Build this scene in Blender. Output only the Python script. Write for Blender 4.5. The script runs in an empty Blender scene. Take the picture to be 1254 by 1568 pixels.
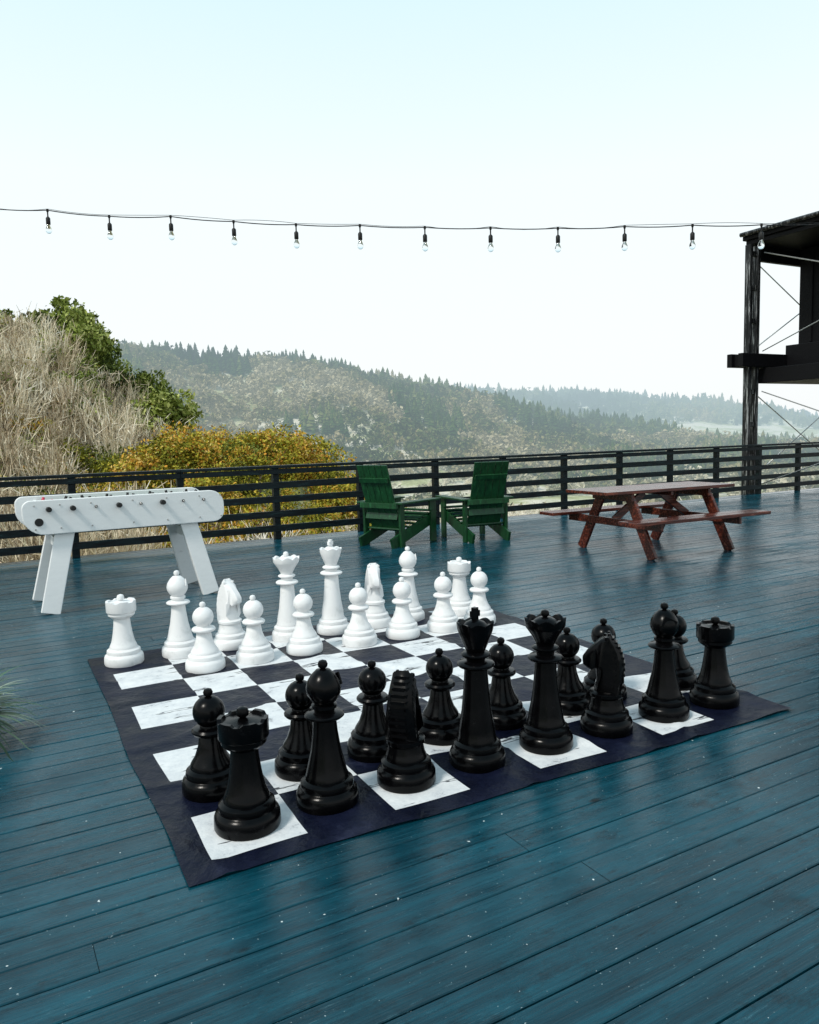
import bpy, bmesh, math, random
import numpy as np
from mathutils import Vector, Matrix
random.seed(7); rng=np.random.default_rng(11)
S=bpy.context.scene; COL=S.collection
R=math.radians

# ---------------------------------------------------------------- helpers
def link(o): COL.objects.link(o); return o
def empty(name,loc=(0,0,0),rz=0):
    o=bpy.data.objects.new(name,None); o.location=loc; o.rotation_euler=(0,0,rz); o.empty_display_size=.1
    return link(o)
def mat(name,col=(.5,.5,.5),rough=.5,spec=.5,metal=0):
    m=bpy.data.materials.new(name); m.use_nodes=True
    b=m.node_tree.nodes['Principled BSDF']
    b.inputs['Base Color'].default_value=(*col,1); b.inputs['Roughness'].default_value=rough
    b.inputs['Specular IOR Level'].default_value=spec; b.inputs['Metallic'].default_value=metal
    return m
class NT:
    def __init__(s,m): s.m=m; s.t=m.node_tree; s.n=s.t.nodes; s.b=s.n.get('Principled BSDF')
    def new(s,t,**k):
        n=s.n.new(t)
        for a,v in k.items(): setattr(n,a,v)
        return n
    def l(s,a,b): s.t.links.new(a,b)
    def coord(s,scale=(1,1,1),kind='Object'):
        c=s.new('ShaderNodeTexCoord'); m=s.new('ShaderNodeMapping'); m.inputs['Scale'].default_value=scale
        s.l(c.outputs[kind],m.inputs[0]); return m.outputs[0]
    def noise(s,vec,scale,detail=4,rough=.6):
        n=s.new('ShaderNodeTexNoise'); n.inputs['Scale'].default_value=scale
        n.inputs['Detail'].default_value=detail; n.inputs['Roughness'].default_value=rough
        s.l(vec,n.inputs['Vector']); return n.outputs['Fac']
    def ramp(s,f,stops):
        r=s.new('ShaderNodeValToRGB'); s.l(f,r.inputs[0]); e=r.color_ramp.elements
        while len(e)<len(stops): e.new(.5)
        for i,(p,c) in enumerate(stops):
            e[i].position=p; e[i].color=(c,c,c,1) if isinstance(c,(int,float)) else (*c,1)
        return r.outputs[0]
    def mix(s,f,a,b,mode='MIX'):
        m=s.new('ShaderNodeMix',data_type='RGBA',blend_type=mode)
        for i,v in ((0,f),(6,a),(7,b)):
            if hasattr(v,'links'): s.l(v,m.inputs[i])
            elif i==0: m.inputs[0].default_value=v
            else: m.inputs[i].default_value=(*v,1)
        return m.outputs[2]
    def math(s,op,a,b=0.,c=0.):
        m=s.new('ShaderNodeMath',operation=op)
        for i,v in enumerate((a,b,c)):
            if hasattr(v,'links'): s.l(v,m.inputs[i])
            else: m.inputs[i].default_value=v
        return m.outputs[0]
    def bump(s,h,st,dist=.01):
        b=s.new('ShaderNodeBump'); b.inputs['Strength'].default_value=st; b.inputs['Distance'].default_value=dist
        s.l(h,b.inputs['Height']); s.l(b.outputs[0],s.b.inputs['Normal'])

def np_mesh(name,V,F,mats=(),mi=None,smooth=False):
    V=np.asarray(V,dtype=np.float32); F=np.asarray(F,dtype=np.int32); k=F.shape[1]
    me=bpy.data.meshes.new(name); me.vertices.add(len(V)); me.vertices.foreach_set('co',V.ravel())
    me.loops.add(F.size); me.loops.foreach_set('vertex_index',F.ravel())
    me.polygons.add(len(F)); me.polygons.foreach_set('loop_start',np.arange(0,F.size,k,dtype=np.int32))
    me.polygons.foreach_set('loop_total',np.full(len(F),k,dtype=np.int32))
    for m in mats: me.materials.append(m)
    if mi is not None: me.polygons.foreach_set('material_index',np.asarray(mi,dtype=np.int32))
    me.polygons.foreach_set('use_smooth',np.full(len(F),smooth))
    me.update(calc_edges=True); me.validate(); return me
def obj(name,me,parent=None,loc=(0,0,0),rz=0):
    o=bpy.data.objects.new(name,me); o.location=loc; o.rotation_euler=(0,0,rz); link(o)
    if parent: o.parent=parent
    return o
def beam(bm,p0,p1,w,t,up=(0,0,1),mi=0):
    p0=Vector(p0);p1=Vector(p1);d=(p1-p0).normalized();up=Vector(up)
    s=d.cross(up)
    if s.length<1e-4: s=d.cross(Vector((0,1,0)))
    s.normalize(); u=s.cross(d).normalized()
    vs=[bm.verts.new(p+s*(a*w/2)+u*(b*t/2)) for p in (p0,p1) for a,b in((-1,-1),(1,-1),(1,1),(-1,1))]
    for f in((3,2,1,0),(4,5,6,7),(0,1,5,4),(1,2,6,5),(2,3,7,6),(3,0,4,7)):
        fc=bm.faces.new([vs[i] for i in f]); fc.material_index=mi
def cyl(bm,p0,p1,r0,r1=None,n=12,mi=0):
    r1=r0 if r1 is None else r1
    p0=Vector(p0);p1=Vector(p1);d=(p1-p0).normalized()
    a=d.orthogonal().normalized(); b=d.cross(a)
    A=[bm.verts.new(p0+(a*math.cos(t)+b*math.sin(t))*r0) for t in [i*2*math.pi/n for i in range(n)]]
    B=[bm.verts.new(p1+(a*math.cos(t)+b*math.sin(t))*r1) for t in [i*2*math.pi/n for i in range(n)]]
    for i in range(n):
        f=bm.faces.new((A[i],A[(i+1)%n],B[(i+1)%n],B[i])); f.material_index=mi; f.smooth=True
    bm.faces.new(A[::-1]).material_index=mi; bm.faces.new(B).material_index=mi
def bm_obj(name,bm,mats,parent=None,loc=(0,0,0),rz=0,bevel=0,sharp=None):
    bmesh.ops.recalc_face_normals(bm,faces=bm.faces)
    me=bpy.data.meshes.new(name); bm.to_mesh(me); bm.free()
    for m in mats: me.materials.append(m)
    if sharp: me.shade_smooth(); me.set_sharp_from_angle(angle=R(sharp))
    o=obj(name,me,parent,loc,rz)
    if bevel:
        b=o.modifiers.new('bevel','BEVEL'); b.width=bevel; b.segments=2; b.limit_method='ANGLE'; b.angle_limit=R(40)
    return o
def lathe(bm,prof,seg=48,mod=None,off=(0,0,0)):
    rings=[]
    for i,(r,z) in enumerate(prof):
        if r<1e-5: rings.append([bm.verts.new((off[0],off[1],z+off[2]))]); continue
        ring=[]
        for k in range(seg):
            t=2*math.pi*k/seg; dz=mod[i](t) if mod and i in mod else 0
            ring.append(bm.verts.new((off[0]+r*math.cos(t),off[1]+r*math.sin(t),z+dz+off[2])))
        rings.append(ring)
    for a,b in zip(rings,rings[1:]):
        for k in range(seg):
            k2=(k+1)%seg
            if len(a)==1 and len(b)==1: break
            if len(a)==1: bm.faces.new((a[0],b[k2],b[k]))
            elif len(b)==1: bm.faces.new((a[k],a[k2],b[0]))
            else: bm.faces.new((a[k],a[k2],b[k2],b[k]))

# ---------------------------------------------------------------- camera
H=1.45
cam=bpy.data.cameras.new('camera'); co=link(bpy.data.objects.new('camera',cam)); S.camera=co
cam.sensor_fit='HORIZONTAL'; cam.sensor_width=36; cam.lens=36*1175/1254; cam.clip_end=8000; cam.clip_start=.05
M=Matrix.Rotation(R(90-5.68),4,'X')@Matrix.Rotation(R(-1.49),4,'Z'); M.translation=Vector((0,0,H)); co.matrix_world=M

# ---------------------------------------------------------------- light
SE,SA=50,225
w=bpy.data.worlds.new('World'); S.world=w; w.use_nodes=True; n=w.node_tree.nodes; L=w.node_tree.links
bg=n['Background']; sky=n.new('ShaderNodeTexSky'); sky.sky_type='NISHITA'; sky.sun_disc=False
sky.sun_elevation=R(SE); sky.sun_rotation=R(SA); sky.dust_density=5; sky.air_density=1.2; sky.ozone_density=2
tc=n.new('ShaderNodeTexCoord'); sp=n.new('ShaderNodeSeparateXYZ'); L.new(tc.outputs['Generated'],sp.inputs[0])
rp=n.new('ShaderNodeValToRGB'); L.new(sp.outputs['Z'],rp.inputs[0])
rp.color_ramp.elements[0].position=0; rp.color_ramp.elements[0].color=(11.2,11.5,11.5,1)
rp.color_ramp.elements[1].position=.8; rp.color_ramp.elements[1].color=(4.4,6.6,7.8,1)
e=rp.color_ramp.elements.new(.30); e.color=(10.7,11.7,11.8,1)
e=rp.color_ramp.elements.new(.48); e.color=(8.5,10.9,11.5,1)
mx=n.new('ShaderNodeMix'); mx.data_type='RGBA'; mx.inputs[0].default_value=.85
L.new(sky.outputs[0],mx.inputs[6]); L.new(rp.outputs[0],mx.inputs[7]); L.new(mx.outputs[2],bg.inputs[0])
bg.inputs[1].default_value=.1
sl=bpy.data.lights.new('sun','SUN'); sl.energy=2.6; sl.angle=R(10); sl.color=(1,.95,.87)
so=link(bpy.data.objects.new('sun',sl))
az=R(SA); sd=Vector((math.sin(az)*math.cos(R(SE)),math.cos(az)*math.cos(R(SE)),math.sin(R(SE))))
so.rotation_euler=sd.to_track_quat('Z','Y').to_euler()
S.view_settings.view_transform='Standard'; S.view_settings.look='None'; S.view_settings.exposure=0

# ---------------------------------------------------------------- terrain
def sm(x): x=np.clip(x,0,1); return x*x*(3-2*x)
K1=[-3,-1,-.5,-.33,-.2,-.08,0,.08,.17,.3,.45,.6,1,3]; T1=[44,44,42,41,38,34,28,18,7,-3,-9,-13,-14,-14]
K2=[-3,-.3,0,.07,.17,.29,.4,.48,.53,.7,3]; T2=[42,42,44,42,38,31,22,13,4,-4,-10]
def hz(x,y):
    x=np.asarray(x,float); y=np.asarray(y,float); r=np.hypot(x,y)
    k=np.where(y>1,x/np.maximum(y,1),np.sign(x)*3)
    h=-2.6-6*sm((r-12)/26)-8*sm((r-50)/120)
    h=h+14.2*np.exp(-.5*(((x+24.5)/9)**2+((y-50)/16)**2))+4.5*np.exp(-.5*(((x+48)/16)**2+((y-48)/25)**2))
    h=h+7.4*np.exp(-.5*(((x+6.2)/5.2)**2+((y-34)/6)**2))
    h=h+(np.interp(k,K1,T1)+16.5)*sm((r-200)/200)*(1-.4*sm((r-430)/200))
    h=h+(np.interp(k,K2,T2)+3-.6*(np.interp(k,K1,T1)))*sm((r-520)/230)
    h=h+.35*np.sin(x*.31+1)*np.cos(y*.27)*sm((r-14)/20)+(2*np.sin(x*.031+2)*np.sin(y*.027)+1.6*np.sin(x*.07+y*.03))*sm((r-150)/150)
    return h
rr=np.concatenate([[0.01],np.geomspace(8,3500,150)]); aa=np.linspace(0,2*np.pi,361)[:-1]
A,RR=np.meshgrid(aa,rr); X=RR*np.sin(A); Y=RR*np.cos(A); Z=hz(X,Y); Z[0]=-2.5
V=np.stack([X,Y,Z],-1).reshape(-1,3); na=len(aa)
i,j=np.meshgrid(np.arange(len(rr)-1),np.arange(na),indexing='ij'); i=i.ravel(); j=j.ravel(); j2=(j+1)%na
F=np.stack([i*na+j,(i+1)*na+j,(i+1)*na+j2,i*na+j2],-1)
HAZE_GLOW=(.58,.73,.79)
def painted_haze(nt,colsock,near=80,far=850,mx_=.80):
    """painted airlight: pale emission mixed into the surface, growing with distance from the origin"""
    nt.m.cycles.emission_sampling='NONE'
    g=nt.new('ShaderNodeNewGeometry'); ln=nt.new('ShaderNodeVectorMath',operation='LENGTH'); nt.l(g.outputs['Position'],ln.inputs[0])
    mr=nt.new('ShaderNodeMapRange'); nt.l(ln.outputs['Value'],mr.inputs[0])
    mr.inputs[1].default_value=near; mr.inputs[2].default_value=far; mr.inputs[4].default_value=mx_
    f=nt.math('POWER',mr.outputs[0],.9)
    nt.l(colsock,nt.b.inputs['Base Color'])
    em=nt.new('ShaderNodeEmission'); em.inputs[0].default_value=(*HAZE_GLOW,1)
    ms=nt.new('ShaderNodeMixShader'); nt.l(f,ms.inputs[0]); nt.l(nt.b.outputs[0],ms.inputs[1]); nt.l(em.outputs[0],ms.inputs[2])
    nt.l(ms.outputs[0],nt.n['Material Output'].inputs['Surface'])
mt=mat('meadow_ground',rough=.95,spec=.1); nt=NT(mt)
v=nt.coord(kind='Object'); f=nt.noise(v,.035,8,.7); f2=nt.noise(v,1.2,6,.7)
c=nt.ramp(f,[(.36,(.24,.20,.11)),(.46,(.36,.38,.17)),(.56,(.68,.62,.50))])
c=nt.mix(nt.ramp(f2,[(.46,.0),(.75,.6)]),c,(.08,.07,.04)); painted_haze(nt,c)
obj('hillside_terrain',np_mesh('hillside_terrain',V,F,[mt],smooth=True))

# ---------------------------------------------------------------- vegetation
def frames(n):
    q=rng.normal(size=(n,4)); q/=np.linalg.norm(q,axis=1)[:,None]; w_,x,y,z=q.T
    a=np.stack([1-2*(y*y+z*z),2*(x*y+z*w_),2*(x*z-y*w_)],-1); b=np.stack([2*(x*y-z*w_),1-2*(x*x+z*z),2*(y*z+x*w_)],-1)
    return a,b
def leaves(P,size,asp=.55):
    n=len(P); a,b=frames(n); s=size*rng.uniform(.6,1.4,n)[:,None]; a=a*s; b=b*s*asp
    V=np.stack([P-a,P-b,P+a,P+b],1).reshape(-1,3); return V,np.arange(4*n).reshape(-1,4)
def crown(n,nc,rx,zc,rzr,cr,leaf):
    C=rng.normal(size=(nc,3)); C/=np.linalg.norm(C,axis=1)[:,None]; C*=rng.uniform(.35,1,nc)[:,None]**.5
    C=C*np.array([rx,rx,rzr])+np.array([0,0,zc]); rad=cr*rng.uniform(.6,1.3,nc)
    k=rng.integers(0,nc,n); D=rng.normal(size=(n,3)); D/=np.linalg.norm(D,axis=1)[:,None]
    P=C[k]+D*rad[k][:,None]*rng.uniform(.55,1.08,n)[:,None]
    return leaves(P,leaf)+(C,)
def ribbons(P0,P1,w0,w1):
    n=len(P0); d=P1-P0; s=np.cross(d,rng.normal(size=(n,3))); s/=np.linalg.norm(s,axis=1)[:,None]+1e-9
    V=np.stack([P0-s*w0,P0+s*w0,P1+s*w1,P1-s*w1],1).reshape(-1,3); return V,np.arange(4*n).reshape(-1,4)
def cat(parts):
    Vs=[];Fs=[];Ms=[];o=0
    for V,F,m in parts: Vs.append(V);Fs.append(F+o);Ms.append(np.full(len(F),m));o+=len(V)
    return np.concatenate(Vs),np.concatenate(Fs),np.concatenate(Ms)
def limbs(C,base=.03):
    fork=np.array([0,0,C[:,2].min()*.6+.05])
    a=np.repeat(fork[None],len(C),0); mid=(a+C)/2+rng.normal(size=C.shape)*.03
    Va,Fa=ribbons(np.array([[0,0,-.1]]*3),np.repeat(fork[None],3,0),base,base*.7)
    Vb,Fb=ribbons(a,mid,base*.6,base*.4); Vc,Fc=ribbons(mid,C,base*.4,base*.12)
    return [(Va,Fa,1),(Vb,Fb,1),(Vc,Fc,1)]
def foliage_mat(name,stops,seed=0):
    m=mat(name,rough=.7,spec=.15); nt=NT(m); oi=nt.new('ShaderNodeObjectInfo')
    g=nt.new('ShaderNodeNewGeometry'); f=nt.noise(g.outputs['Position'],.55,5,.75)
    f=nt.math('ADD',nt.math('MULTIPLY',f,.7),nt.math('MULTIPLY',oi.outputs['Random'],.35))
    f=nt.math('ADD',f,nt.math('MULTIPLY',g.outputs['Random Per Island'],.3))
    c=nt.ramp(f,stops); painted_haze(nt,c)
    return m
bark=mat('bark',(.12,.09,.07),.9,.1)
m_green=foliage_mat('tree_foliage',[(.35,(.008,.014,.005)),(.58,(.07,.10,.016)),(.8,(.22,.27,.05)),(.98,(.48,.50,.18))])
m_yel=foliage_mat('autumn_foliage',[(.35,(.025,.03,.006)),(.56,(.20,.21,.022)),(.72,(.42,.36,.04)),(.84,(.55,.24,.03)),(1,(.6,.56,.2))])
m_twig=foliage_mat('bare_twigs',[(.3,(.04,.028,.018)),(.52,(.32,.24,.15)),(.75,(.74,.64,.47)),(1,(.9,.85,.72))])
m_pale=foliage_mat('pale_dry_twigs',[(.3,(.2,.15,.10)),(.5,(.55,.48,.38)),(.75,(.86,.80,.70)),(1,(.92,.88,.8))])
def tree_proto(nm,m,n,nc,rx,zc,rzr,cr,leaf):
    V,F,C=crown(n,nc,rx,zc,rzr,cr,leaf); V,F,mi=cat([(V,F,0)]+limbs(C)); return np_mesh(nm,V,F,[m,bark],mi)
def twig_proto(nm,m=None,n=90):
    th=rng.uniform(0,2*np.pi,n); sp_=rng.uniform(.02,.42,n); hgt=rng.uniform(.5,1.08,n)
    P=[np.stack([.12*np.cos(th)*rng.uniform(0,1,n),.12*np.sin(th)*rng.uniform(0,1,n),np.full(n,-.1)],-1)]
    parts=[]; w0=.011
    for s in range(4):
        f=(s+1)/4; nx=np.stack([np.cos(th)*sp_*f**.8,np.sin(th)*sp_*f**.8,hgt*f],-1)+rng.normal(size=(n,3))*.02
        V,F=ribbons(P[-1],nx,w0,w0*.72); parts.append((V,F,0)); w0*=.70; P.append(nx)
        for q in range(2):
            t=rng.uniform(0,1,(n,1)); st=P[-2]*(1-t)+nx*t
            dr=rng.normal(size=(n,3))*.07+np.array([0,0,.10])+np.stack([np.cos(th),np.sin(th),0*th],-1)*.03
            V,F=ribbons(st,st+dr,.0045,.0018); parts.append((V,F,0))
    V,F,mi=cat(parts); return np_mesh(nm,V,F,[m or m_twig],mi)
GT=[tree_proto('green_crown',m_green,3200,18,.42,.62,.26,.17,.030) for _ in range(3)]
GS=[tree_proto('green_shrub',m_green,2400,14,.5,.42,.3,.24,.030) for _ in range(2)]
YS=[tree_proto('autumn_shrub',m_yel,2600,15,.5,.42,.3,.21,.026) for _ in range(3)]
TW=[twig_proto('twig_brush') for _ in range(4)]
TP=[twig_proto('pale_twig_brush',m_pale,70) for _ in range(3)]
def scatter(name,protos,X,Y,smin,smax,sink=.1,aniso=1.0):
    e=empty(name); Z=hz(X,Y)
    for x,y,z in zip(X,Y,Z):
        s=rng.uniform(smin,smax); o=bpy.data.objects.new('clump',protos[rng.integers(len(protos))])
        o.location=(x,y,z-sink*s); sx=s*rng.uniform(.85,1.2)*aniso; o.scale=(sx,sx,s)
        o.rotation_euler=(rng.normal()*.08,rng.normal()*.08,rng.uniform(0,6.28)); link(o); o.parent=e
    return e
def outside(X,Y,d=1.5): return (Y-(12.23+.573*X))*.87>d
def region(n,kmin,kmax,dmin,dmax,cond=None):
    k=rng.uniform(kmin,kmax,n*3); y=np.sqrt(rng.uniform(dmin**2,dmax**2,n*3)); x=k*y
    m=outside(x,y)
    if cond is not None: m&=cond(x,y)
    return x[m][:n],y[m][:n]
nomound=lambda x,y:((x+6.5)/9)**2+((y-35)/9)**2>1
x,y=region(60,-.75,-.32,46,66); scatter('hilltop_trees',GT,x,y,3.2,5.2)
x,y=region(190,-.8,-.27,20,47,nomound); scatter('bare_willow_thicket',TW,x,y,2.4,4.0)
x,y=region(95,-.6,-.24,30,52,nomound); scatter('hillside_green_shrubs',GS,x,y,1.8,3.2)
x,y=region(60,-.6,-.24,26,50,nomound); scatter('hillside_autumn_shrubs',YS,x,y,1.6,3.0)
th=rng.uniform(0,6.28,210); q=np.sqrt(rng.uniform(0,1,210)); x=-6+9.5*q*np.cos(th); y=33+9*q*np.sin(th)
scatter('autumn_bush_mound',YS,x,y,1.3,2.7)
x,y=region(18,-.3,-.05,30,44); scatter('mound_green_shrubs',GS,x,y,1.2,2.0)
x,y=region(60,-.8,0,16,34,nomound); scatter('bare_brush_by_deck',TW,x,y,1.4,2.4)
x,y=region(130,-.3,.9,17,40,nomound); scatter('pale_brush_by_deck',TP,x,y,1.4,2.4,aniso=1.2)
x,y=region(30,-.6,.9,17,36,nomound); scatter('green_brush_by_deck',GS,x,y,.8,1.4)
x,y=region(280,-.15,.8,40,125); scatter('valley_bare_brush',TP,x,y,2.4,4.4,aniso=1.4)
x,y=region(50,-.2,.8,55,150); scatter('valley_green_shrubs',GS,x,y,1.6,3.2)
x,y=region(60,-.2,.8,45,150); scatter('valley_autumn_shrubs',YS,x,y,1.5,3.2)

def far_mat(nm,stops,sc=.012):
    m=mat(nm,rough=.9,spec=.05); nt=NT(m); g=nt.new('ShaderNodeNewGeometry')
    f=nt.noise(g.outputs['Position'],sc,8,.7); f=nt.math('ADD',f,nt.math('MULTIPLY',g.outputs['Random Per Island'],.09))
    painted_haze(nt,nt.ramp(f,stops)); return m
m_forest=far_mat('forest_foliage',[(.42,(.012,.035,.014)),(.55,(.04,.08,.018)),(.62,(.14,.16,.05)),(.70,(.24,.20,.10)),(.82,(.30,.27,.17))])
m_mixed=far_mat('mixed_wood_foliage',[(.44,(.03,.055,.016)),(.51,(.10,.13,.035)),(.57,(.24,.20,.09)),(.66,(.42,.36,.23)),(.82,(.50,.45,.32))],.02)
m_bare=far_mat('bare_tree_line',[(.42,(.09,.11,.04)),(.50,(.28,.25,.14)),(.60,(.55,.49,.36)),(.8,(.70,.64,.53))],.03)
def conifer():
    P=[];Fq=[]
    for k in range(8):
        z=.12+.105*k; r=.26*(1-k/8.6)**.8
        for a in np.arange(5)*math.pi/2.5+rng.uniform(0,1):
            a+=rng.normal()*.15; rr_=r*rng.uniform(.7,1.2); b=len(P); wd=.6
            P+= [(0,0,z+.15),(rr_*math.cos(a-wd),rr_*math.sin(a-wd),z-.04),(rr_*1.15*math.cos(a),rr_*1.15*math.sin(a),z-.07),(rr_*math.cos(a+wd),rr_*math.sin(a+wd),z-.04)]
            Fq.append((b,b+1,b+2,b+3))
    return np.array(P),np.array(Fq)
def merge(name,protos,X,Y,smin,smax,m):
    Z=hz(X,Y); Vs=[];Fs=[];o=0
    for x,y,z in zip(X,Y,Z):
        V,F=protos[rng.integers(len(protos))]; s=rng.uniform(smin,smax)*rng.uniform(.7,1.3); a=rng.uniform(0,6.28); c_,s_=math.cos(a),math.sin(a)
        W=V*np.array([s*rng.uniform(.8,1.2)]*2+[s]); W=np.stack([W[:,0]*c_-W[:,1]*s_+x,W[:,0]*s_+W[:,1]*c_+y,W[:,2]+z-.05*s],-1)
        Vs.append(W);Fs.append(F+o);o+=len(V)
    obj(name,np_mesh(name,np.concatenate(Vs),np.concatenate(Fs),[m]))
CF=[conifer() for _ in range(4)]
RD=[crown(100,9,.42,.42,.26,.2,.11)[:2] for _ in range(4)]
k=rng.uniform(-.75,.7,8000); d=np.sqrt(rng.uniform(235**2,430**2,8000))
cl=.5+.5*np.sin(k*23+1)*np.sin(d*.045+k*9)
up_=((d>385+rng.normal(size=8000)*18)&(rng.uniform(0,1,8000)<.75))|((cl>.70)&(d>270))
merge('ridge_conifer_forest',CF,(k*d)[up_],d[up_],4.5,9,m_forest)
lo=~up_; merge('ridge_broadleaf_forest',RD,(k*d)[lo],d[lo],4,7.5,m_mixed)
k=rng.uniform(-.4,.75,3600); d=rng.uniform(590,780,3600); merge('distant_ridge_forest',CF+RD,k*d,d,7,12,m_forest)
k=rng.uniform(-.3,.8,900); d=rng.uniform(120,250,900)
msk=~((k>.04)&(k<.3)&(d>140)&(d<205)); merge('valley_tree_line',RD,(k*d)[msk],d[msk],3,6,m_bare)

# ---------------------------------------------------------------- deck
TH=R(29.6); ca,sa=math.cos(TH),math.sin(TH)
VR=10.62
bw,gap=.138,.005; th_=.03; ch=.003
V=[];F=[];RN=[]
vv=VR+.12-bw
while vv>-4:
    u=-13-rng.uniform(0,9)
    while u<27:
        ln=rng.uniform(7,13); u2=u+ln-.002; b=len(V)
        dz=rng.normal()*.0008
        for uu in(u,u2):
            for (yy,zz) in((0,-th_),(0,-ch),(ch,0),(bw-ch,0),(bw,-ch),(bw,-th_)): V.append((uu,vv+yy,zz+dz))
        for k in range(5): F.append((b+k,b+k+1,b+7+k,b+6+k))
        RN+= [rng.uniform(0,1)]*5
        u+=ln
    vv-=bw+gap
m_deck=mat('painted_deck_boards',rough=.4,spec=.27); nt=NT(m_deck)
at=nt.new('ShaderNodeAttribute',attribute_name='board')
v=nt.coord(); vg=nt.coord((1.2,26,1)); vs=nt.coord((.6,1.1,1)); vgf=nt.coord((6,160,1))
off=nt.new('ShaderNodeVectorMath',operation='ADD'); nt.l(vg,off.inputs[0]); sc=nt.new('ShaderNodeCombineXYZ'); nt.l(nt.math('MULTIPLY',at.outputs['Fac'],50),sc.inputs[0]); nt.l(sc.outputs[0],off.inputs[1])
grain=nt.noise(off.outputs[0],1,7,.75); patch=nt.noise(vs,1.1,7,.7); fine=nt.noise(vgf,1,3,.6)
c=nt.ramp(grain,[(.3,(.0010,.016,.026)),(.5,(.0020,.038,.058)),(.72,(.005,.078,.112))])
bv=nt.ramp(at.outputs['Fac'],[(0,.82),(1,1.12)]); c=nt.mix(1,c,bv,'MULTIPLY')
c=nt.mix(nt.ramp(patch,[(.46,0),(.70,.55)]),c,(.006,.105,.150))
c=nt.mix(nt.ramp(nt.noise(vs,4.5,9,.82),[(.53,0),(.66,.75)]),c,(.0015,.008,.013))
fl=nt.math('MULTIPLY',nt.ramp(nt.noise(vg,3.4,9,.85),[(.58,0),(.64,1)]),nt.ramp(nt.noise(v,1.9,7,.8),[(.49,0),(.58,1)]))
c=nt.mix(nt.math('MULTIPLY',fl,.6),c,(.13,.30,.36))
dk=nt.math('MULTIPLY',nt.ramp(nt.noise(nt.coord((3,18,1)),2.2,8,.85),[(.56,0),(.61,1)]),nt.ramp(nt.noise(v,2.2,6,.75),[(.47,0),(.58,1)]))
c=nt.mix(nt.math('MULTIPLY',dk,.8),c,(.001,.005,.008))
spk=nt.ramp(nt.noise(v,34,2,.5),[(.750,0),(.768,1)]); c=nt.mix(spk,c,(.65,.7,.7))
spk2=nt.ramp(nt.noise(nt.coord((1,1,3)),85,2,.5),[(.735,0),(.76,1)]); c=nt.mix(nt.math('MULTIPLY',spk2,.6),c,(.4,.5,.52))
vo=nt.new('ShaderNodeTexVoronoi'); nt.l(nt.coord((1,2.2,1)),vo.inputs['Vector']); vo.inputs['Scale'].default_value=1.3
c=nt.mix(nt.ramp(vo.outputs['Distance'],[(.025,.9),(.05,0)]),c,(.002,.003,.004))
nt.l(c,nt.b.inputs['Base Color'])
wet=nt.noise(nt.coord((.8,2.2,1)),1.0,7,.75)
nt.l(nt.ramp(nt.math('ADD',nt.math('MULTIPLY',grain,.5),nt.math('MULTIPLY',wet,.5)),[(.40,.08),(.50,.20),(.62,.48)]),nt.b.inputs['Roughness'])
nt.bump(nt.math('ADD',nt.math('MULTIPLY',grain,.7),nt.math('MULTIPLY',fine,.5)),.5,.004)
deck=empty('wooden_deck',rz=TH)
me=np_mesh('boards',V,F,[m_deck])
a=me.attributes.new('board','FLOAT','FACE'); a.data.foreach_set('value',np.array(RN,dtype=np.float32))
obj('boards',me,deck)
m_dark=mat('underdeck_black',(.002,.003,.004),.9,.05)
bm=bmesh.new(); beam(bm,(-15,3.3,-.12),(27,3.3,-.12),14.8,.15); beam(bm,(-15,VR+.165,-.11),(27,VR+.165,-.11),.04,.21)  # near-black sheet under the boards stands in for shade in the gaps; plus rim
bm_obj('gap_shade_sheet_and_rim',bm,[m_dark],deck)
bm=bmesh.new()
for u in np.arange(-14,27,3.0):
    for vv in (-3,2,6,10.4): beam(bm,(u,vv,-.2),(u,vv,-9),.15,.15)
bm_obj('support_posts',bm,[m_dark],deck)

# railing
m_rail=mat('painted_railing',(.012,.028,.030),.45,.2); nt=NT(m_rail)
f=nt.noise(nt.coord((2,2,12)),2.5,6,.7); nt.l(nt.ramp(f,[(.35,(.002,.003,.004)),(.6,(.005,.014,.017)),(.8,(.04,.09,.09))]),nt.b.inputs['Base Color']); nt.bump(f,.3,.004)
rail=empty('deck_railing',rz=TH)
bm=bmesh.new()
us=np.arange(-14.0+.13,26.5,1.36)
for u in us: beam(bm,(u,VR,0.),(u,VR,1.03),.09,.09,up=(0,1,0))
for a_,b_ in zip(us[::3],list(us[3::3])+[26.6]):
    for z in(.16,.37,.58,.79): beam(bm,(a_+.002,VR-.064,z+rng.normal()*.004),(b_-.002,VR-.064,z+rng.normal()*.004),.035,.095)
    beam(bm,(a_+.001,VR-.01,1.052),(b_-.001,VR-.01,1.052),.15,.04)
    beam(bm,(a_+.002,VR-.06,.985),(b_-.002,VR-.06,.985),.035,.07)
bm_obj('rails_and_posts',bm,[m_rail],rail,bevel=.004)

# ---------------------------------------------------------------- pavilion on the right
Cx,Cy=7.44,16.75
pav=empty('pavilion_building',(Cx,Cy,0),R(28.2))
m_blk=mat('black_stained_timber',(.003,.003,.004),.6,.15); nt=NT(m_blk); nt.bump(nt.noise(nt.coord((3,3,20)),3,6,.7),.5,.01)
m_steel=mat('weathered_steel',(.05,.055,.06),.45,.4,.6); nt=NT(m_steel); f=nt.noise(nt.coord((14,14,.8)),2,6,.7)
nt.l(nt.ramp(f,[(.45,(.008,.009,.010)),(.55,(.05,.052,.055)),(.62,(.40,.41,.42))]),nt.b.inputs['Base Color'])
m_cable=mat('steel_cable',(.6,.62,.62),.35,.5,.7)
bm=bmesh.new()
for dx in(-.12,.12): beam(bm,(dx,0,-9),(dx,0,5.28),.09,.14,up=(0,1,0))
for z in(5.1,4.4,3.7,2.2,1.5,.8): beam(bm,(-.073,0,z),(.073,0,z),.1,.10)
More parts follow.
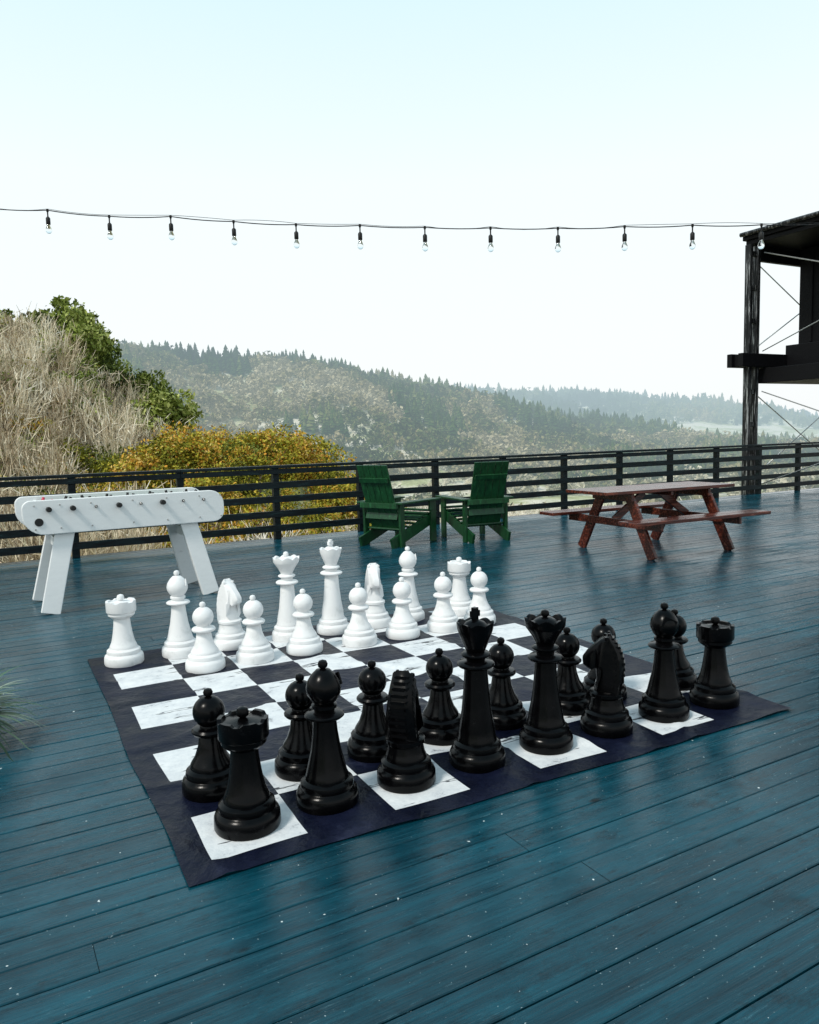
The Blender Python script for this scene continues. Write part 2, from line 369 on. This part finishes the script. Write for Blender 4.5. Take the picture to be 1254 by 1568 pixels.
for dx,dy,zb in((4.2,0,-9),(.1,-6,0),(4.2,-6,0)): beam(bm,(dx,dy,zb),(dx,dy,5.28),.2,.14,up=(0,1,0))
bm_obj('columns',bm,[m_steel],pav,bevel=.008)
bm=bmesh.new()
beam(bm,(-.52,.0+.14,2.86),(5,.14,2.86),.12,.28); beam(bm,(-.52,-.14,2.86),(5,-.14,2.86),.12,.28)
beam(bm,(-.44,0,2.86),(-.32,0,2.86),.15,.24)
beam(bm,(.22,-3.1,2.54),(5,-3.1,2.54),6.2,.32)
bm_obj('floor_beams',bm,[m_blk],pav,bevel=.01)
bm=bmesh.new()
beam(bm,(1.05,-3.1,2.705),(1.05,-3.1,3.2),5.9,.26,up=(1,0,0))
beam(bm,(3.03,-3.1,2.705),(3.03,-3.1,5.26),5.8,3.5,up=(1,0,0))
for yy in np.arange(-5.9,-.3,.3): beam(bm,(1.26,yy,3.25),(1.26,yy,5.2),.03,.05)
bm_obj('walls',bm,[m_blk],pav,bevel=.01)
bm=bmesh.new()
beam(bm,(-.10,-3.2,5.33),(5.5,-3.2,5.33),6.6,.09)
beam(bm,(-.15,-3.2,5.45),(5.5,-3.2,5.45),6.7,.14)
beam(bm,(.20,.0,5.12),(5.4,.0,5.12),.10,.32)
bm_obj('roof',bm,[m_blk],pav,bevel=.01)
bm=bmesh.new(); cyl(bm,(-.21,-6.5,5.50),(-.21,.15,5.50),.045)
bm_obj('gutter',bm,[m_steel],pav)
bm=bmesh.new()
for a_,b_ in(((.2,.22,5.1),(3.9,.22,3.1)),((.2,.22,3.05),(3.9,.22,5.1)),((.2,.22,2.3),(3.9,.22,.2)),((.2,.22,.2),(3.9,.22,2.3))):
    cyl(bm,a_,b_,.013,n=8)
for a_,b_ in(((.1,-.2,5.1),(.1,-5.8,3.1)),((.1,-.2,3.05),(.1,-5.8,5.1)),((.1,-.2,2.2),(.1,-5.8,.2)),((.1,-.2,.2),(.1,-5.8,2.2))):
    cyl(bm,a_,b_,.012,n=8)
bm_obj('brace_cables',bm,[m_cable],pav)

# ---------------------------------------------------------------- chess mat
s=.356; TB=R(28.2); e1=Vector((math.cos(TB),math.sin(TB),0)); e2=Vector((-math.sin(TB),math.cos(TB),0)); O=Vector((-.712,2.512,0))
bd=.105; sub=12; N=8*sub; nb=4
g1=np.concatenate([np.linspace(-bd,0,nb+1)[:-1],np.linspace(0,8*s,N+1),np.linspace(8*s,8*s+bd,nb+1)[1:]])
GX,GY=np.meshgrid(g1,g1)
from mathutils import noise as mn
Zm=np.zeros_like(GX); DX=np.zeros_like(GX); DY=np.zeros_like(GX)
for a_ in range(GX.shape[0]):
    for b_ in range(GX.shape[1]):
        x_,y_=GX[a_,b_],GY[a_,b_]
        q=mn.noise(Vector((x_*2.3+y_*1.1,y_*2.3,3)))+.5*mn.noise(Vector((x_*7,y_*9-x_*3,8)))
        rdg=max(0,1-abs(mn.noise(Vector((x_*1.6+y_*.9,y_*1.7-x_*.6,1))))*9)
        Zm[a_,b_]=.0055+.0015*q+.010*rdg
        DX[a_,b_]=.022*mn.noise(Vector((x_*1.3,y_*1.3,20))); DY[a_,b_]=.022*mn.noise(Vector((x_*1.3,y_*1.3,30)))
V=np.stack([GX+DX,GY+DY,Zm],-1).reshape(-1,3); n_=len(g1)
i,j=np.meshgrid(np.arange(n_-1),np.arange(n_-1),indexing='ij'); i=i.ravel();j=j.ravel()
F=np.stack([i*n_+j,i*n_+j+1,(i+1)*n_+j+1,(i+1)*n_+j],-1)
ci=(j-nb)//sub; ri=(i-nb)//sub; ins=(j>=nb)&(j<nb+N)&(i>=nb)&(i<nb+N)
mi=np.where(ins&((ci+ri)%2==0),1,0)
m_navy=mat('dark_mat_fabric',(.008,.011,.026),.5,.14); nt=NT(m_navy); f=nt.noise(nt.coord(),3,6,.7)
nt.l(nt.ramp(f,[(.35,(.002,.003,.009)),(.6,(.005,.007,.021)),(.75,(.025,.03,.06))]),nt.b.inputs['Base Color']); nt.bump(nt.noise(nt.coord(),9,5,.6),.8,.018)
nt.l(nt.ramp(f,[(.3,.25),(.7,.55)]),nt.b.inputs['Roughness'])
m_wsq=mat('white_mat_fabric',(.8,.8,.78),.55,.3); nt=NT(m_wsq)
f=nt.noise(nt.coord((1,1,1)),7,9,.8); c=nt.ramp(f,[(.34,(.22,.23,.25)),(.42,(.60,.62,.64)),(.6,(.74,.75,.75))])
wr=nt.noise(nt.coord((1.4,9,1)),1.5,4,.55); c=nt.mix(nt.ramp(wr,[(.610,0),(.62,.95),(.646,.95),(.656,0)]),c,(.01,.012,.02))
nt.l(c,nt.b.inputs['Base Color']); nt.bump(nt.noise(nt.coord(),9,5,.6),.5,.012)
obj('chess_board_mat',np_mesh('chess_board_mat',V,F,[m_navy,m_wsq],mi,smooth=True),None,O,TB)

# ---------------------------------------------------------------- chess pieces
m_bp=mat('black_plastic',(.004,.004,.005),.2,.13); nt=NT(m_bp); f=nt.noise(nt.coord(),14,6,.7)
nt.l(nt.ramp(f,[(.35,(.0008,.0008,.001)),(.66,(.002,.002,.0025)),(.78,(.02,.02,.022))]),nt.b.inputs['Base Color']); nt.l(nt.ramp(f,[(.3,.12),(.7,.30)]),nt.b.inputs['Roughness']); nt.bump(nt.noise(nt.coord(),45,4,.6),.14,.003)
m_wp=mat('white_plastic',(.82,.82,.81),.35,.4); nt=NT(m_wp); f=nt.noise(nt.coord(),8,6,.7)
nt.l(nt.ramp(f,[(.28,(.60,.61,.60)),(.45,(.78,.78,.78))]),nt.b.inputs['Base Color'])
def base_prof(rb=.124):
    return [(0,0),(rb*.97,0),(rb,.008),(rb*1.0,.030),(rb*.99,.048),(rb*.95,.060),(rb*.88,.066),(rb*.85,.070),(rb*.86,.082),(rb*.84,.094),(rb*.76,.102),(rb*.70,.105),(rb*.70,.116),(rb*.66,.126)]
def ball(zc,r,a0=-60,a1=90,n=10): return [(r*math.cos(R(a0+(a1-a0)*k/n)),zc+r*math.sin(R(a0+(a1-a0)*k/n))) for k in range(n+1)]
def collar(z,r,t=.022,inner=.04): return [(inner,z-.004),(r*.9,z),(r,z+t*.35),(r,z+t*.65),(r*.9,z+t),(inner,z+t+.004)]
def knob(z,r=.018): return [(r*.45,z),(r*.9,z+r*.35),(r,z+r*.9),(r*.75,z+r*1.5),(0,z+r*1.8)]
def pawn(bm):
    lathe(bm,base_prof()+[(.066,.15),(.052,.19),(.045,.235)]+collar(.245,.074,.024,.040)+[(.040,.278)]+ball(.335,.066,-55,76)+knob(.398,.02))
def rook(bm):
    sq=lambda t:0.009 if math.cos(6*t)>-.7 else 0
    p=base_prof()+[(.072,.15),(.062,.20),(.054,.26),(.051,.30)]+[(.062,.306),(.078,.318),(.084,.325),(.084,.34),(.092,.345),(.094,.35)]
    i0=len(p); p+=[(.094,.410),(.078,.410),(.076,.408),(.03,.414)]+knob(.418,.024)
    lathe(bm,p,mod={i0:sq,i0+1:sq})
def bishop(bm):
    lathe(bm,base_prof()+[(.074,.16),(.060,.22),(.050,.29),(.045,.345)]+collar(.35,.078,.02)+[(.042,.385),(.05,.39),(.05,.402),(.038,.407),(.052,.42),(.066,.445),(.070,.468),(.064,.495),(.048,.52),(.028,.54)]+knob(.545,.02))
    beam(bm,(.015,-.066,.50),(.062,-.02,.47),.006,.05)
def queen(bm):
    sc=lambda t:.018*abs(math.cos(4*t))
    p=base_prof()+[(.078,.16),(.064,.23),(.054,.32),(.048,.40)]+collar(.405,.080,.022)+[(.043,.45)]+collar(.455,.062,.016)+[(.046,.49),(.062,.52),(.084,.552),(.092,.565)]
    i0=len(p); p+=[(.095,.585),(.080,.583),(.072,.572),(.05,.592),(.025,.605)]+knob(.604,.02)
    lathe(bm,p,mod={i0:sc,i0+1:sc})
def king(bm):
    sc=lambda t:.012*abs(math.cos(4*t))
    p=base_prof()+[(.080,.16),(.066,.24),(.056,.34),(.050,.43)]+collar(.435,.082,.022)+[(.044,.475)]+collar(.48,.064,.018)+[(.046,.515),(.056,.54),(.070,.575),(.078,.60)]
    i0=len(p); p+=[(.082,.622),(.070,.62),(.060,.612),(.04,.632),(.016,.642),(0,.644)]
    lathe(bm,p,mod={i0:sc,i0+1:sc})
    beam(bm,(0,0,.635),(0,0,.695),.024,.022,up=(0,1,0)); beam(bm,(-.024,0,.668),(.024,0,.668),.0215,.026)
def knight(bm):
    lathe(bm,base_prof()+[(.078,.14),(.074,.165),(.082,.175),(.082,.19),(.070,.198),(0,.20)])
    back=[(-.062,.19),(-.074,.24),(-.080,.29),(-.080,.335),(-.072,.38),(-.054,.42),(-.030,.452)]
    bk=[]
    for (a,b) in zip(back,back[1:]):
        for q in(0,.5): bk.append((a[0]*(1-q)+b[0]*q-(.005 if q else 0),a[1]*(1-q)+b[1]*q))
    prof=bk+[(-.03,.455),(-.018,.480),(.0,.462),(.028,.448),(.060,.418),(.092,.385),(.112,.355),(.110,.325),(.09,.308),(.066,.318),(.045,.325),(.028,.312),(.034,.275),(.052,.235),(.060,.19)]
    def wid(x,z): return (.070-.10*max(0,z-.2)) if x<.045 else .034
    inner=[(x*.76+.002,z if z<.2 else .19+(z-.19)*.95) for x,z in prof]
    rings=[[bm.verts.new((x,-wid(x,z),z)) for x,z in inner],[bm.verts.new((x,-wid(x,z)*.55,z)) for x,z in prof],[bm.verts.new((x,wid(x,z)*.55,z)) for x,z in prof],[bm.verts.new((x,wid(x,z),z)) for x,z in inner]]
    m_=len(prof)
    for A_,B_ in zip(rings,rings[1:]):
        for k in range(m_): bm.faces.new((A_[k],A_[(k+1)%m_],B_[(k+1)%m_],B_[k]))
    for ring in(rings[0],rings[3][::-1]):
        f=bm.faces.new(ring); bmesh.ops.triangulate(bm,faces=[f])
    for k in range(11):
        t=k/10*5.999; i0=int(t); q=t-i0; x=back[i0][0]*(1-q)+back[i0+1][0]*q; z=back[i0][1]*(1-q)+back[i0+1][1]*q
        ww=wid(0,z)
        for sg in(-1,1): beam(bm,(x+.040,sg*(ww-.006),z+.008),(x+.001,sg*(ww*.53-.001),z-.002),.016,.012,up=(0,0,1))
        beam(bm,(x+.001,-ww*.53,z),(x+.001,ww*.53,z),.016,.013)
    for sgn in(-1,1):
        cyl(bm,(-.014,sgn*.020,.42),(-.012,sgn*.022,.480),.018,.006,8); cyl(bm,(.035,sgn*.026,.405),(.035,sgn*.040,.405),.012,.007,8)
PM={}
def piece(kind,color,pos,rz=0):
    key=(kind,color)
    if key not in PM:
        bm=bmesh.new(); globals()[kind](bm); bmesh.ops.recalc_face_normals(bm,faces=bm.faces)
        me=bpy.data.meshes.new(kind); bm.to_mesh(me); bm.free(); me.materials.append(m_bp if color=='black' else m_wp)
        me.shade_smooth(); me.set_sharp_from_angle(angle=R(38)); PM[key]=me
    return obj(f'{color}_chess_{kind}',PM[key],None,pos,rz)
def cell(c,r,dx=0,dy=0): p=O+e1*(s*(c+.5))+e2*(s*(r+.5)); return Vector((p.x+dx,p.y+dy,.0075))
bk=[('rook',0),('bishop',-.03),('knight',-.03),('king',-.03),('queen',-.01),('knight',.0),('bishop',.02),('rook',.03)]
rot={2:TB+R(42),5:R(165)}
for c,(kd,dx) in enumerate(bk): piece(kd,'black',cell(c,0,dx,.01),rot.get(c,rng.uniform(0,6.28)) if kd!='king' else R(50))
for c,dx in enumerate([-.04,0,-.01,-.01,-.01,.04,-.04,.09]): piece('pawn','black',cell(c,1,dx),rng.uniform(0,6))
wk=[('rook',-.09),('bishop',-.08),('knight',-.09),('queen',-.02),('king',-.03),('knight',-.04),('bishop',-.09),('rook',.01)]
for c,(kd,dx) in enumerate(wk): piece(kd,'white',cell(c,7,dx,0),(TB-R(90)+rng.normal()*.4) if kd=='knight' else R(60))
for c,dx in zip(range(1,8),[.01,-.02,-.03,.02,.01,0,-.03]): piece('pawn','white',cell(c,6,dx,-.03),rng.uniform(0,6))

# ---------------------------------------------------------------- foosball table
m_wb=mat('white_painted_board',(.78,.79,.79),.45,.35); nt=NT(m_wb); f=nt.noise(nt.coord((1,1,3)),9,8,.8)
nt.l(nt.ramp(f,[(.27,(.40,.41,.41)),(.35,(.78,.79,.79)),(.6,(.82,.83,.83))]),nt.b.inputs['Base Color'])
m_rod=mat('dark_rubber',(.01,.01,.01),.5,.4); m_chr=mat('rod_steel',(.5,.5,.5),.25,.5,1); m_red=mat('red_player',(.5,.02,.06),.4,.4); m_fld=mat('green_playfield',(.02,.15,.05),.5,.3)
ft=empty('foosball_table',(-2.69,7.15,0),R(31.5))
HL,z0,z1,hw=.865,.69,.985,.33
def slab(bm,y,t,mi=0):
    pts=[]
    def arc(cx,cz,a0,a1,r,n=7): return [(cx+r*math.cos(R(a0+(a1-a0)*k/n)),cz+r*math.sin(R(a0+(a1-a0)*k/n))) for k in range(n+1)]
    pts+=arc(HL-.10,z0+.10,-90,0,.10)+arc(HL-.13,z1-.13,0,90,.13)+arc(-HL+.07,z1-.07,90,180,.07)+arc(-HL+.17,z0+.17,180,270,.17)
    a=[bm.verts.new((x,y-t/2,z)) for x,z in pts]; b=[bm.verts.new((x,y+t/2,z)) for x,z in pts]
    bm.faces.new(a);bm.faces.new(b[::-1])
    for k in range(len(a)): bm.faces.new((a[k],b[k],b[(k+1)%len(a)],a[(k+1)%len(a)]))
bm=bmesh.new(); slab(bm,-hw,.045); slab(bm,hw,.045)
for sx in(-1,1): beam(bm,(sx*.70,-hw+.024,.83),(sx*.70,hw-.024,.83),.03,.24)
bm_obj('side_panels',bm,[m_wb],ft,bevel=.006)
bm=bmesh.new(); beam(bm,(-.68,0,.80),(.68,0,.80),.60,.02); bm_obj('playfield',bm,[m_fld],ft)
bm=bmesh.new()
for sx in(-1,1):
    for sy in(-1,1): beam(bm,(sx*.52,sy*(hw-.055),.76),(sx*.70,sy*(hw+.01),0.004),.05,.155,up=(1,0,0.25))
    beam(bm,(sx*.575,-hw+.07,.58),(sx*.575,hw-.07,.58),.04,.09)
bm_obj('legs',bm,[m_wb],ft,bevel=.006)
bm=bmesh.new()
for kx,t in enumerate([-.66,-.47,-.28,-.09,.1,.29,.48,.67]):
    near=kx in(0,1,3,5); zz=.905
    cyl(bm,(t,-hw-(.03 if near else .05),zz),(t,hw+.10,zz),.008,mi=1)
    if near: cyl(bm,(t,-hw-.025,zz),(t,-hw-.08,zz),.023,.021,16,0)
    else: cyl(bm,(t,-hw-.023,zz),(t,-hw-.045,zz),.012,.012,12,0); cyl(bm,(t,hw+.1,zz),(t,hw+.2,zz),.018,n=14)
    for q in np.linspace(-.2,.2,3):
        m__=2 if kx in(0,) else 0; tl=.35*rng.normal()
        beam(bm,(t-.06*tl,q,zz-.07),(t+.04*tl,q,zz+.04),.025,.02,up=(0,1,0),mi=m__); cyl(bm,(t+.04*tl,q,zz+.041),(t+.07*tl,q,zz+.072),.014,.012,10,mi=m__)
cyl(bm,(-.74,-hw-.0235,.80),(-.74,-hw-.030,.80),.034,n=24)
for t in(-.8,-.6,-.35,-.0,.3,.6,.8):
    for zz in(.74,.94): cyl(bm,(t+.03,-hw-.0225,zz),(t+.03,-hw-.028,zz),.007,n=8,mi=1)
bm_obj('rods_and_players',bm,[m_rod,m_chr,m_red],ft)

# ---------------------------------------------------------------- adirondack chairs
m_gr=mat('green_painted_wood',(.01,.07,.03),.38,.4); nt=NT(m_gr); f=nt.noise(nt.coord((6,6,2)),4,6,.7)
nt.l(nt.ramp(f,[(.35,(.004,.028,.010)),(.6,(.008,.065,.020)),(.78,(.04,.18,.08))]),nt.b.inputs['Base Color']); nt.bump(f,.2,.003)
def chair(loc,face):   # local +Y = facing
    bm=bmesh.new()
    for sx in(-1,1):
        x=sx*.27
        beam(bm,(x,.46,.33),(x,-.46,.05),.035,.15)
        beam(bm,(x+sx*.037,.40,0),(x+sx*.037,.40,.565),.035,.12,up=(0,1,0))
        beam(bm,(x+sx*.037,-.28,0.0),(x+sx*.037,-.29,.565),.035,.09,up=(0,1,0))
        beam(bm,(x+sx*.05,.50,.58),(x+sx*.05,-.38,.58),.14,.024)
        beam(bm,(x+sx*.05,.30,.50),(x+sx*.05,.40,.50),.03,.13)
    for k in range(7):
        t=k/6; y=.47-.70*t; z=.415-.195*t; beam(bm,(-.29,y,z),(.29,y,z),.10,.022,up=(0,.27,1))
    beam(bm,(-.29,.49,.33),(.29,.49,.33),.024,.11)
    for k in range(5):
        x=(k-2)*.100; x2=(k-2)*.104
        beam(bm,(x,-.22,.20),(x2,-.50,1.08),.097,.022,up=(0,1,.33))
    beam(bm,(-.27,-.315,.40),(.27,-.315,.40),.03,.09,up=(0,.4,1)); beam(bm,(-.31,-.375,.545),(.31,-.375,.545),.05,.07)
    beam(bm,(-.24,-.465,.88),(.24,-.465,.88),.024,.07,up=(0,-.4,1))
    bm_obj('adirondack_chair',bm,[m_gr],None,loc,face,bevel=.004)
chair((-.17,10.35,0),R(-38)); chair((.92,10.62,0),R(22))

# ---------------------------------------------------------------- picnic table
m_rw=mat('redwood_stain',(.2,.04,.02),.35,.5); nt=NT(m_rw); f=nt.noise(nt.coord((1.5,14,14)),2.5,6,.7)
nt.l(nt.ramp(f,[(.3,(.012,.004,.003)),(.52,(.070,.014,.008)),(.74,(.26,.06,.025))]),nt.b.inputs['Base Color']); nt.bump(f,.3,.003)
nt.l(nt.ramp(f,[(.3,.12),(.7,.34)]),nt.b.inputs['Roughness'])
bm=bmesh.new(); LT=1.0
for k in range(5): y=(k-2)*.147; beam(bm,(-LT,y,.745),(LT,y,.745),.14,.038)
for sy in(-1,1):
    for q in(-1,1): beam(bm,(-LT-.03,sy*.72+q*.072,.445),(LT+.03,sy*.72+q*.072,.445),.138,.038)
for sx in(-1,1):
    x=sx*.60
    beam(bm,(x,-.80,.38),(x,.80,.38),.038,.09); beam(bm,(x,-.34,.68),(x,.34,.68),.038,.088)
    for sy in(-1,1): beam(bm,(x+.04,sy*.62,0.0),(x+.04,sy*.22,.724),.038,.13,up=(0,1,.5))
    beam(bm,(x-sx*.02,0,.40),(sx*.12,0,.70),.038,.085)
beam(bm,(0,-.34,.70),(0,.34,.70),.038,.05)
bm_obj('picnic_table',bm,[m_rw],None,(2.93,9.25,0),R(26),bevel=.005)

# ---------------------------------------------------------------- string lights
st=empty('string_lights')
m_wire=mat('black_cable',(.006,.006,.006),.5,.3)
m_gl=mat('clear_glass',(.95,.97,.97),.02,.5); NT(m_gl).b.inputs['Transmission Weight'].default_value=1; NT(m_gl).b.inputs['IOR'].default_value=1.25
P=[]
for n0 in range(-2,14):
    P.append(Vector((-3.16+.5525*n0+.0013*n0*n0+rng.normal()*.006,7.09-.03*n0,3.52-.0572*n0+.00224*n0*n0+rng.normal()*.006+(.02 if n0 in(2,) else 0))))
bm=bmesh.new()
for a_,b_ in zip(P,P[1:]):
    prev=a_
    for q in range(1,7):
        t=q/6; nx=a_.lerp(b_,t)-Vector((0,0,.010*4*t*(1-t))); cyl(bm,prev,nx,.0045,n=8); prev=nx
    prev=a_+Vector((0,.004,.012)); sgn=rng.uniform(-.025,.012)
    for q in range(1,7):
        t=q/6; nx=a_.lerp(b_,t)+Vector((0,.004,.012+sgn*4*t*(1-t))); cyl(bm,prev,nx,.002,n=6); prev=nx
bm_obj('wire',bm,[m_wire],st)
bm=bmesh.new(); bm2=bmesh.new()
for p in P[1:-1]:
    o_=(p.x,p.y,p.z)
    lathe(bm,[(0,.012),(.010,.01),(.011,-.01),(.006,-.02),(.006,-.055),(.014,-.062),(.019,-.07),(.019,-.12),(.016,-.125),(0,-.126)],14,off=o_)
    lathe(bm2,[(.012,-.127),(.016,-.14),(.024,-.158),(.027,-.172),(.024,-.188),(.014,-.200),(0,-.204)],16,off=o_)
bm_obj('sockets',bm,[m_wire],st,sharp=40); bm_obj('bulbs',bm2,[m_gl],st,sharp=60)
for p in(P[0],P[-1]):
    bm=bmesh.new(); beam(bm,(0,0,0),(0,0,p.z+.1),.09,.09); beam(bm,(-.12,0,.02),(.12,0,.02),.24,.03)
    bm_obj('light_pole',bm,[m_rail],None,(p.x,p.y,0),bevel=.005)

# ---------------------------------------------------------------- potted plant on the left edge
pl=empty('potted_plant',(-2.20,3.55,0))
m_pot=mat('glazed_pot',(.02,.025,.03),.35,.4); m_bl=mat('strappy_leaves',(.05,.13,.07),.45,.35); nt=NT(m_bl); g=nt.new('ShaderNodeNewGeometry')
nt.l(nt.ramp(g.outputs['Random Per Island'],[(0,(.006,.02,.008)),(.6,(.035,.10,.04)),(1,(.35,.42,.30))]),nt.b.inputs['Base Color'])
bm=bmesh.new(); lathe(bm,[(0,0),(.11,0),(.12,.04),(.14,.12),(.15,.14),(.13,.14),(.12,.12),(0,.11)],32); bm_obj('pot',bm,[m_pot],pl,sharp=40)
V=[];F=[]
for k in range(300):
    a=rng.uniform(0,6.28); ln=rng.uniform(.20,.42); el=rng.uniform(.1,1.4); wd=rng.uniform(.007,.013)
    b0=len(V); d=np.array([math.cos(a),math.sin(a)]); sd_=np.array([-d[1],d[0]]); x=0.03*rng.uniform(0,3);z=.13; ang=el
    for q in range(8):
        ww=wd*(1-(q/7)**2)+.0008; V.append((*(d*x+sd_*ww),z)); V.append((*(d*x-sd_*ww),z)); x+=ln/7*math.cos(ang); z+=ln/7*math.sin(ang); ang-=.2
        z=max(z,.012)
        if q: i0=b0+2*(q-1); F.append((i0,i0+1,i0+3,i0+2))
obj('leaves',np_mesh('leaves',V,F,[m_bl]),pl)
print('OBJ',len(bpy.data.objects))
